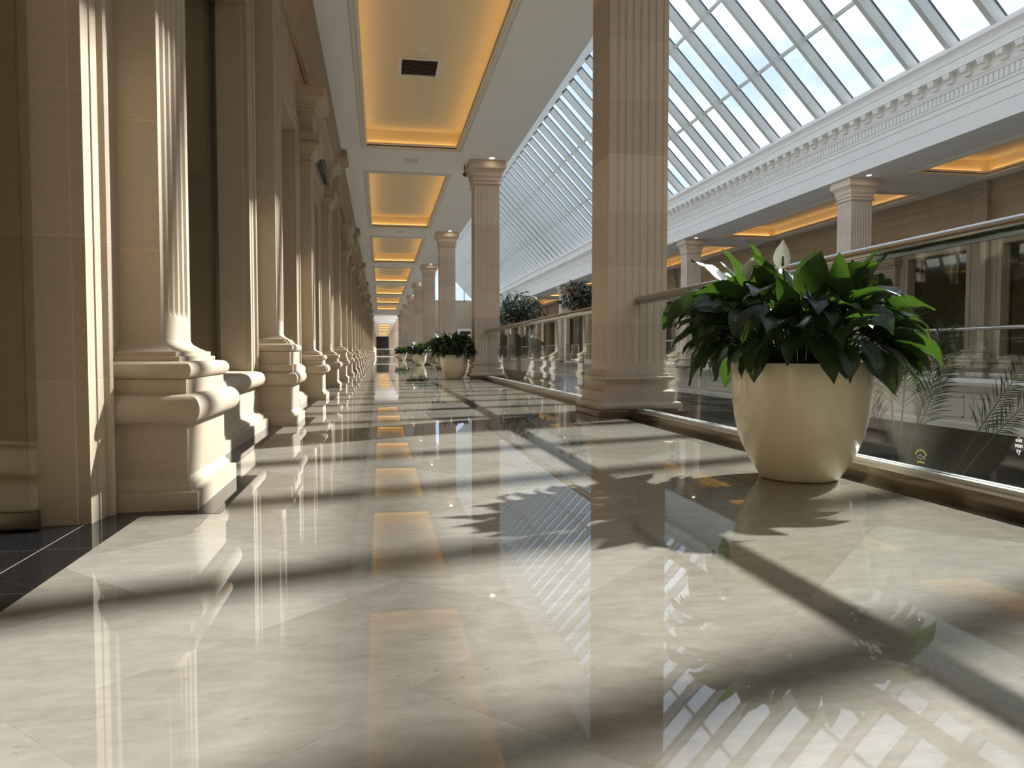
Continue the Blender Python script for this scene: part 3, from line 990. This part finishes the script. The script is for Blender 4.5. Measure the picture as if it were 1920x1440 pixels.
# ------------------------------------------------------------ entablature over the far columns (and its unseen twin above the near ones)
FX = MIR - EDGE      # fascia plane 11.30
def entab(side):
    root = empty('trim_entablature_%s' % side)
    struct(root)
    X = lambda p: EDGE + p       # near-side coordinates, projecting towards the atrium
    y1 = ATR_END
    pr = [(X(-0.3), CEIL + 0.021), (X(0.0), CEIL + 0.021), (X(0.0), CEIL), (X(0.004), CEIL), (X(0.004), 5.22), (X(0.018), 5.225), (X(0.018), 5.45), (X(0.036), 5.455), (X(0.036), 5.56), (X(0.055), 5.565),
          (X(0.06), 5.60), (X(0.045), 5.605), (X(0.045), 5.80), (X(0.075), 5.805), (X(0.08), 5.83), (X(0.11), 5.87), (X(0.11), 6.06),
          (X(0.13), 6.065), (X(0.13), 6.08), (X(0.28), 6.085), (X(0.28), 6.25), (X(0.295), 6.26), (X(0.30), 6.29)]
    pr += [(X(0.30 + 0.07 * (1 - math.cos(PI / 2 * t))), 6.30 + 0.12 * t) for t in (0, .25, .5, .75, 1)]
    pr += [(X(0.385), 6.43), (X(0.385), 6.50), (X(0.25), 6.505), (X(0.25), 6.60), (X(-0.3), 6.66)]
    flipx(MB().extrude_y(pr, ATR_START, y1), side).build('moulded_band', M_white, root)
    if side == 'right':
        dn = MB(); y = 5.0
        while y < y1:
            dn.box(X(0.04), X(0.075), y, y + 0.07, 5.63, 5.79); y += 0.12
        flipx(dn, side).build('dentils', M_white, root)['kind'] = 'stuff'
        md = MB(); y = 5.05
        while y < y1:
            p = [(X(0.10), 5.93), (X(0.14), 5.90), (X(0.17), 5.92), (X(0.18), 5.96), (X(0.21), 5.985), (X(0.245), 5.985), (X(0.262), 6.01), (X(0.262), 6.07), (X(0.10), 6.07)]
            md.extrude_y(p, y, y + 0.16)
            md.box(X(0.105), X(0.268), y - 0.012, y + 0.172, 6.045, 6.083)
            y += 0.4285
        flipx(md, side).build('modillions', M_white, root)['kind'] = 'stuff'
    return root
entab('right'); entab('left')

# ------------------------------------------------------------ skylight
sk = empty('skylight')
tag(sk, 'long pitched glass skylight of white ribs running over the atrium', 'skylight')
FXs = FX - 0.0
RIB = PITCH / 9
rw, rd = 0.125, 0.25
def rib_mesh(x0, z0, x1, z1, y, w, d):
    # beam hung below the glass plane, from (x0,z0) to (x1,z1)
    u = Vector((x1 - x0, 0, z1 - z0)).normalized()
    nrm = Vector((-u.z, 0, u.x))
    if nrm.z > 0: nrm = -nrm
    a, b = Vector((x0, y, z0)), Vector((x1, y, z1))
    vs = []
    for p in (a, b):
        for dy, dn in ((-w / 2, 0), (w / 2, 0), (w / 2, d), (-w / 2, d)):
            vs.append(p + Vector((0, dy, 0)) + nrm * dn)
    return vs, [(0, 1, 2, 3), (7, 6, 5, 4), (0, 4, 5, 1), (1, 5, 6, 2), (2, 6, 7, 3), (3, 7, 4, 0)]
ribs_y = []
y = 16.56 - RIB * 18
while y < ATR_END + 0.5:
    ribs_y.append(y); y += RIB
zf = 6.62
foot = (FX + 0.05, zf - 0.0525)
rid = (RIDGEX, RIDGEZ)
rest = MB(); rest_n = 0
first_far = None
rib_r = MB(); v_, f_ = rib_mesh(foot[0], foot[1], rid[0], rid[1], 0, rw, rd); rib_r.add(v_, f_)
# dark gasket line along the glazing edge
me_rib = rib_r.mesh('rib', M_frame)
rib_l = MB(); v_, f_ = rib_mesh(MIR - foot[0], foot[1], rid[0], rid[1], 0, rw, rd); rib_l.add(v_, f_)
me_rib_l = rib_l.mesh('rib', M_frame)
gk = MB()
for s in (-1, 1):
    v_, f_ = rib_mesh(foot[0], foot[1] + 0.01, rid[0], rid[1] + 0.01, s * (rw / 2 + 0.008), 0.016, 0.03); gk.add(v_, f_)
me_gk = gk.mesh('gasket', M_gasket)
n_r = 0
for y in ribs_y:
    if n_r < 96 and y > 2.0:
        o = bpy.data.objects.new('rib', me_rib); C.objects.link(o); o.parent = sk; o.location = (0, y, 0)
        g = bpy.data.objects.new('gasket', me_gk); C.objects.link(g); g.parent = o
        n_r += 1
    else:
        v_, f_ = rib_mesh(foot[0], foot[1], rid[0], rid[1], y, rw, rd); rest.add(v_, f_)
    v_, f_ = rib_mesh(MIR - foot[0], foot[1], rid[0], rid[1], y, rw, rd); rest.add(v_, f_)
o = rest.build('far_ribs', M_frame, sk); o['kind'] = 'stuff'
for x in (9.94, 8.525):
    z = foot[1] + 1.05 * (foot[0] - x)
    MB().box(x - 0.03, x + 0.03, ATR_START, ATR_END, z - 0.085, z - 0.005).build('purlin', M_frame, sk)
    xm = MIR - x
    MB().box(xm - 0.03, xm + 0.03, ATR_START, ATR_END, z - 0.085, z - 0.005).build('purlin', M_frame, sk)
MB().box(RIDGEX - 0.04, RIDGEX + 0.04, ATR_START, ATR_END, RIDGEZ - 0.08, RIDGEZ + 0.02).build('ridge_beam', M_frame, sk)
for (xa, xb) in ((foot[0] + 0.1, rid[0]), (MIR - foot[0] - 0.1, rid[0])):
    za = foot[1] - 0.105 + 0.015
    vs = [(xa, ATR_START, za), (xa, ATR_END, za), (xb, ATR_END, RIDGEZ + 0.015), (xb, ATR_START, RIDGEZ + 0.015)]
    MB().add(vs, [(0, 1, 2, 3)]).build('glazing', M_sky, sk)

# far end of the atrium, and an unseen light-blocking wall behind the camera
ae = MB()
ae.box(EDGE - 0.2, FX + 0.4, ATR_END, ATR_END + 0.3, -5.2, 6.62)
struct(ae.build('wall_atrium_end', M_wall))
ae = MB()
ae.box(EDGE - 0.2, FX + 0.4, ATR_START - 0.35, ATR_START - 0.05, -5.2, RIDGEZ + 0.2)
struct(ae.build('wall_unseen_block', M_wall))  # unseen wall, put this close to cut sky and bounce light
ge = empty('window_gable'); struct(ge)
g = MB()
g.add([(EDGE, ATR_END, 6.6), (FX, ATR_END, 6.6), (RIDGEX, ATR_END, RIDGEZ)], [(0, 1, 2)])
g.build('pane', M_sky, ge)
g = MB()
for x in (4.4, 6.2, RIDGEX, 8.0, 9.8):
    zt = 6.6 + 1.05 * (min(x, MIR - x) - EDGE)
    g.box(x - 0.07, x + 0.07, ATR_END - 0.1, ATR_END, 6.6, zt)
g.box(EDGE, FX, ATR_END - 0.1, ATR_END, 6.6, 6.75)
g.build('glazing_bars', M_frame, ge)
struct(MB().box(-1.3, EDGE, ATR_START - 0.2, ATR_START, -0.1, CEIL).build('wall_unseen_block_left', M_brown))  # unseen; close and dark-coloured so shaded stone gets less bounce
struct(MB().box(FX, MIR + 1.3, ATR_START - 0.2, ATR_START, -0.1, CEIL).build('wall_unseen_block_right', M_wall))  # unseen; closes the far gallery early to limit fill light
struct(MB().box(FX, MIR + 1.3, ATR_END, ATR_END + 0.2, -5.2, CEIL).build('wall_end_right', M_wall))
# small framed picture on the far end wall
pc = empty('wall_picture', (9.9, ATR_END - 0.06, 2.6))
MB().box(-0.9, 0.9, -0.02, 0.06, -0.8, 0.8).build('frame', M_white, pc)
MB().box(-0.62, 0.62, -0.04, -0.01, -0.5, 0.5).build('dark_panel', M_black, pc)
tag(pc, 'dark panel in a pale frame on the distant end wall of the atrium', 'picture')

# ------------------------------------------------------------ planters with peace lilies
POT = [(0.0, 0.0), (0.160, 0.0), (0.172, 0.003), (0.181, 0.012), (0.204, 0.045), (0.231, 0.09), (0.260, 0.15), (0.283, 0.21), (0.301, 0.29), (0.313, 0.374), (0.318, 0.46), (0.3205, 0.548),
       (0.318, 0.552), (0.309, 0.552), (0.306, 0.548), (0.303, 0.50), (0.0, 0.49)]
def leaf(mb, base, az, elev, ln, wd, droop, roll, rng, uvs=True):
    """one blade: rises at elev, bends over by droop; returns nothing"""
    n, m = 9, 5
    p = Vector(base)
    d = Vector((math.cos(az) * math.cos(elev), math.sin(az) * math.cos(elev), math.sin(elev)))
    side0 = Vector((-math.sin(az), math.cos(az), 0))
    vs, fs, uv = [], [], []
    step = ln / (n - 1)
    e = elev
    for i in range(n):
        t = i / (n - 1)
        w = wd * 0.5 * (math.sin(PI * min(1, t * 1.02) ** 0.75) ** 0.8) * (1.0 if t < 0.8 else (1 - (t - 0.8) * 1.6)) if 0 < t < 1 else 0.0008
        dirv = Vector((math.cos(az) * math.cos(e), math.sin(az) * math.cos(e), math.sin(e)))
        up = side0.cross(dirv) * -1
        if up.z < 0 and abs(e) < PI / 2: up = -up
        s = (side0 * math.cos(roll) + up * math.sin(roll))
        u2 = s.cross(dirv).normalized()
        if u2.z < 0: u2 = -u2
        for j in range(m):
            a = (j - (m - 1) / 2) / ((m - 1) / 2)
            rip = 0.05 * wd * math.sin(t * 14 + a * 2 + roll * 9) * abs(a)
            vs.append(p + s * (w * a) + u2 * (abs(a) * w * 0.35 + rip))
            uv.append(((a + 1) / 2, t))
        p = p + dirv * step
        e -= droop * (0.6 + 0.9 * t) / (n - 1)
    for i in range(n - 1):
        for j in range(m - 1):
            a = i * m + j
            fs.append((a, a + 1, a + m + 1, a + m))
    mb.add(vs, fs, uv)

def lily(seed, nl=230):
    rng = random.Random(seed)
    lv, st, sp = MB(), MB(), []
    for i in range(nl):
        az = rng.uniform(0, 2 * PI)
        q = rng.random()
        r0 = 0.26 * math.sqrt(rng.random())
        if q < 0.10:      # young upright leaves
            zt = rng.uniform(0.22, 0.34); reach = rng.uniform(-0.05, 0.15); el = rng.uniform(0.5, 1.25); dr = rng.uniform(0.2, 0.8)
        elif q < 0.48:    # upper layer
            zt = rng.uniform(0.16, 0.38) * (1 - 0.25 * (r0 / 0.26)); reach = rng.uniform(0.0, 0.28); el = rng.uniform(0.0, 0.9); dr = rng.uniform(0.7, 1.8)
        elif q < 0.92:    # flanks
            zt = rng.uniform(0.10, 0.32); reach = rng.uniform(0.10, 0.34); el = rng.uniform(-0.4, 0.4); dr = rng.uniform(0.9, 1.6)
        else:             # hanging over the rim
            zt = rng.uniform(0.06, 0.14); reach = rng.uniform(0.12, 0.2); el = rng.uniform(-0.8, -0.2); dr = rng.uniform(0.6, 1.1); r0 = 0.20 + 0.05 * rng.random()
        ln = rng.uniform(0.19, 0.29); wd = ln * rng.uniform(0.40, 0.52)
        b0 = Vector((0.8 * r0 * math.cos(az), 0.8 * r0 * math.sin(az), 0.49))
        rr = r0 + reach * 0.8
        b1 = Vector((rr * math.cos(az), rr * math.sin(az), 0.55 + zt))
        mid = (b0 + b1) / 2 + Vector((0, 0, 0.05))
        st.tube([b0, mid, b1], [0.004, 0.0035, 0.0025], 5)
        leaf(lv, b1, az + rng.uniform(-0.5, 0.5), el, ln, wd, dr, rng.uniform(-0.7, 0.7), rng)
    for m_ in (lv, st):
        m_.v = [(x if x < 0.34 else 0.34 + (x - 0.34) * 0.12, y, z) for x, y, z in m_.v]
    return lv, st

def spathe_mesh(sc=1.0):
    mb = MB()
    n, m = 9, 7
    vs, fs, uv = [], [], []
    for i in range(n):
        t = i / (n - 1)
        w = 0.038 * math.sin(PI * t ** 0.8) ** 0.8 * (1 if t < .75 else 1 - (t - .75) * 1.8) if 0 < t < 1 else 0.001
        for j in range(m):
            a = (j - 3) / 3
            vs.append((w * a * sc, (0.022 * a * a * math.sin(PI * t) - 0.03 * t * t + 0.02) * sc, 0.13 * t * sc))
            uv.append((0.5, t))
    for i in range(n - 1):
        for j in range(m - 1):
            k = i * m + j
            fs.append((k, k + 1, k + m + 1, k + m))
    mb.add(vs, fs, uv)
    return mb

def planter(seed, flowers):
    root = empty('planter')
    MB().lathe(POT, 72).build('pot', M_pot, root, 40)
    MB().lathe([(0.0, 0.49), (0.302, 0.49), (0.302, 0.515), (0.2, 0.525), (0.0, 0.53)], 32).build('soil', M_soil, root)
    lv, st = lily(seed)
    fo = lv.build('foliage', M_leaf, root, 80)
    st.build('stems', M_stem, root)
    for (x, y, z, rz, tilt) in flowers:
        fl = spathe_mesh().build('flower_spathe', M_spathe, root, 80)
        fl.location = (x, y, z); fl.rotation_euler = (tilt, 0, rz)
        sd_ = MB().tube([(0, 0.004, 0.012), (0, 0.0, 0.055)], [0.006, 0.004], 8).build('spadix', M_stem, fl)
        MB().tube([(0.4 * x, 0.4 * y, 0.5), (0.8 * x, 0.8 * y, z * 0.8 + 0.1), (x, y, z)], 0.003, 5).build('flower_stalk', M_stem, root)
    return root
flw = [(-0.31, -0.10, 0.92, 0.5, 0.2), (-0.18, -0.14, 0.98, -0.4, -0.1)]
p1 = planter(7, flw)
p1.location = (1.975, 3.27, 0)
tag(p1, 'largest cream planter with a leafy peace lily, in front of the nearest glass balustrade', 'planter', 'cream planters along the walkway')
for i, (x, y, rz, lab) in enumerate([(1.66, 17.05, 0.35, 'second cream planter with a leafy plant, beside the base of the second column'),
                                (1.80, 34.8, -0.4, 'third cream planter, mid-distance, with dark foliage and white blooms'),
                                (1.62, 56.0, 0.8, 'smallest and farthest cream planter on the walkway')]):
    o = copy_tree(p1)
    o.location = (x, y, 0); o.rotation_euler = (0, 0, rz)
    tag(o, lab, 'planter', 'cream planters along the walkway')

# ------------------------------------------------------------ signs on the dark shop front one level down
def text_mesh(name, body, size, mat, parent, loc, rot=(0, 0, 0), extr=0.0004):
    cu = bpy.data.curves.new(name, 'FONT')
    cu.body = body; cu.size = size; cu.align_x = 'CENTER'; cu.extrude = extr; cu.space_line = 0.82
    ob = bpy.data.objects.new(name, cu)
    C.objects.link(ob)
    dg = bpy.context.evaluated_depsgraph_get()
    me = bpy.data.meshes.new_from_object(ob.evaluated_get(dg))
    bpy.data.objects.remove(ob)
    bpy.data.curves.remove(cu)
    me.materials.clear(); me.materials.append(mat)
    ob = bpy.data.objects.new(name, me)
    C.objects.link(ob)
    ob.parent = parent
    ob.location = loc; ob.rotation_euler = rot
    return ob
# sticker frame: local x runs towards the camera (-Y in the hall), local y is up
def sticker(name, x, y, z):
    o = empty(name, (x, y, z))
    o.rotation_euler = (PI / 2, 0, -PI / 2)
    return o
gxs = MIR - 2.0 - 0.02
s1 = sticker('shop_emblem', gxs, 15.1, -1.80)
s1.scale = (4.6, 4.6, 4.6)
for i, ch in enumerate('PAUL&SHARK'):
    a = math.radians(160 - i * 140 / 9)
    text_mesh('lettering', ch, 0.013, M_gold, s1, (0.034 * math.cos(a), 0.004 + 0.030 * math.sin(a), 0), (0, 0, a - PI / 2))
shk = [(-0.028, 0.0), (-0.020, 0.006), (-0.008, 0.009), (-0.004, 0.016), (0.001, 0.009), (0.014, 0.005), (0.022, 0.008), (0.028, 0.012), (0.025, 0.003), (0.027, -0.005),
       (0.020, 0.000), (0.006, -0.003), (0.000, -0.009), (-0.004, -0.004), (-0.018, -0.005)]
m_ = MB(); m_.tube([(x, y, 0) for x, y in shk + [shk[0]]], 0.0008, 5)
m_.build('shark_outline', M_silver, s1)
text_mesh('lettering', 'yachting', 0.015, M_gold, s1, (0.0, -0.026, 0), (0, 0, 0.05))
tag(s1, 'gold shark emblem with lettering on the dark shop front one level down', 'emblem')
s2 = sticker('shop_sign', gxs, 12.46, -1.20)
s2.scale = (5.1, 5.1, 5.1)
MB().box(-0.036, 0.04, -0.036, 0.036, -0.0012, -0.0006).build('backing', M_blackv, s2)
text_mesh('lettering', 'ele\nven\nty', 0.026, M_whitev, s2, (0.0, 0.014, 0.0))
MB().lathe([(0.0, -0.0005), (0.0016, -0.0005), (0.0016, 0.0005), (0.0, 0.0005)], 10, (0.004, -0.033)).build('dot', M_whitev, s2)
tag(s2, 'black square sign with white three-line lettering on the lower shop front at the right edge', 'sign')

# ------------------------------------------------------------ palms and trees in the atrium
def frond(mb, rach, pts, ll, rng, nleaf=30):
    rach.tube(pts, [0.010 - 0.007 * i / (len(pts) - 1) for i in range(len(pts))], 6)
    n = len(pts) - 1
    for i in range(nleaf):
        t = 0.60 + 0.38 * i / nleaf
        k = min(n - 1, int(t * n)); f = t * n - k
        p = Vector(pts[k]).lerp(Vector(pts[k + 1]), f)
        d = (Vector(pts[k + 1]) - Vector(pts[k])).normalized()
        s = d.cross(Vector((0.3, 1, 0.1))).normalized()
        for sg in (-1, 1):
            l = ll * (0.6 + 0.5 * math.sin(PI * t)) * rng.uniform(0.85, 1.1)
            dirv = (d * 0.8 + s * sg * 0.75 + Vector((0, rng.uniform(-0.3, 0.3), rng.uniform(-0.1, 0.05)))).normalized()
            w = dirv.cross(Vector((0, 1, 0.2))).normalized() * 0.007
            q1 = p + dirv * l * 0.5; q2 = p + dirv * l + Vector((0, 0, -0.12 * l))
            mb.add([p - w * 0.4, p + w * 0.4, q1 + w, q1 - w, q2], [(0, 1, 2, 3), (3, 2, 4)])

def palm(x, y, zb, hts, seed, label):
    rng = random.Random(seed)
    root = empty('palm', (x, y, -5.2))
    lf, rc = MB(), MB()
    for (dx, dy, top, lean) in hts:
        pts = []
        for i in range(9):
            t = i / 8
            pts.append((dx * t ** 1.6 + 0.02 * math.sin(t * 3), dy * t, (zb + 5.2) + (top - zb) * (t - lean * t * t * 0.35)))
        frond(lf, rc, pts, 0.30, rng)
    MB().tube([(0, 0, 0), (0.02, 0.03, 1.5), (0, 0, zb + 5.25)], [0.09, 0.075, 0.06], 10).build('trunk', M_bark, root)
    rc.build('frond_ribs', M_frond, root)
    lf.build('leaflets', M_frond, root)
    tag(root, label, 'palm', 'palms in the atrium')
palm(5.55, 7.3, -1.5, [(-0.15, 0, 1.15, 0.1), (0.30, 0.1, 1.35, 0.1), (0.05, -0.1, 1.0, 0.0), (-0.55, 0, 0.9, 0.4), (0.75, 0.1, 0.9, 0.5), (0.45, -0.2, 1.2, 0.3)], 3, 'feathery palm seen through the nearest glass, right of the big planter')
palm(5.75, 7.0, -1.5, [(1.25, 0, 0.6, 0.0), (1.7, 0.15, 0.35, 0.0)], 5, 'palm fronds leaning right at the edge, low behind the nearest glass')

def tree(x, y, z, rx, rz, n, seed, label):
    rng = random.Random(seed)
    root = empty('tree', (x, y, -5.2))
    zc = z + 5.2
    t = MB().tube([(0, 0, 0), (0.05, 0.03, zc * 0.5), (0, 0, zc - rz * 0.3), (0.1, 0, zc + rz * 0.4)], [0.14, 0.11, 0.07, 0.02], 8)
    for k in range(9):
        a = rng.uniform(0, 2 * PI); e = rng.uniform(-0.2, 1.0)
        q = (rx * 0.75 * math.cos(a) * math.cos(e), rx * 0.75 * math.sin(a) * math.cos(e), zc + rz * 0.7 * math.sin(e))
        t.tube([(0, 0, zc - rz * 0.5), (q[0] * 0.5, q[1] * 0.5, (q[2] + zc - rz * 0.4) / 2), q], [0.05, 0.03, 0.01], 6)
    t.build('trunk', M_bark, root)
    lf = MB()
    for i in range(n):
        v_ = Vector((rng.gauss(0, 1), rng.gauss(0, 1), rng.gauss(0, 1))).normalized() * (rng.random() ** 0.45)
        p = Vector((v_.x * rx, v_.y * rx, zc + v_.z * rz))
        d = Vector((rng.uniform(-1, 1), rng.uniform(-1, 1), rng.uniform(-1.0, 0.3))).normalized()
        s = d.cross(Vector((rng.uniform(-1, 1), rng.uniform(-1, 1), 1))).normalized()
        l = rng.uniform(0.16, 0.30)
        lf.add([p, p + d * l * 0.5 + s * l * 0.14, p + d * l, p + d * l * 0.5 - s * l * 0.14], [(0, 1, 2, 3)])
    lf.build('crown', M_treeleaf, root)
    tag(root, label, 'tree', 'trees in the atrium')
tree(5.55, 30, 2.3, 1.0, 0.8, 1500, 11, 'dark leafy tree crown in the atrium just right of the second column')
tree(7.1, 26, 2.6, 0.75, 0.65, 900, 12, 'airy tree crown in the atrium left of the largest column')
# greenery beyond the end rail
for i, (x, h_) in enumerate(((0.0, 0.7), (1.2, 0.9), (2.4, 0.7))):
    rng = random.Random(50 + i)
    root = empty('potted_shrub', (x, 116, -0.6))
    lf = MB()
    for j in range(260):
        a = rng.uniform(0, 2 * PI); r = rng.uniform(0.05, 0.32)
        p = Vector((r * math.cos(a), r * math.sin(a), 0.45 + rng.uniform(0, h_ + 0.25)))
        d = Vector((math.cos(a), math.sin(a), rng.uniform(-0.5, 0.9))).normalized(); s = d.cross(Vector((0, 0, 1))).normalized()
        lf.add([p, p + d * 0.15 + s * 0.05, p + d * 0.3, p + d * 0.15 - s * 0.05], [(0, 1, 2, 3)])
    lf.build('foliage', M_treeleaf, root)
    MB().lathe([(0, 0), (0.3, 0), (0.42, 0.5), (0.0, 0.5)], 20).build('pot', M_pot, root)
    tag(root, '%s dark shrub behind the rail at the far end of the walkway' % ('left', 'middle', 'right')[i], 'shrub', 'shrubs behind the end rail')
struct(MB().box(-1.0, 3.4, RAIL_END, 120, -0.65, -0.6).build('floor_planting_bed', M_dark))
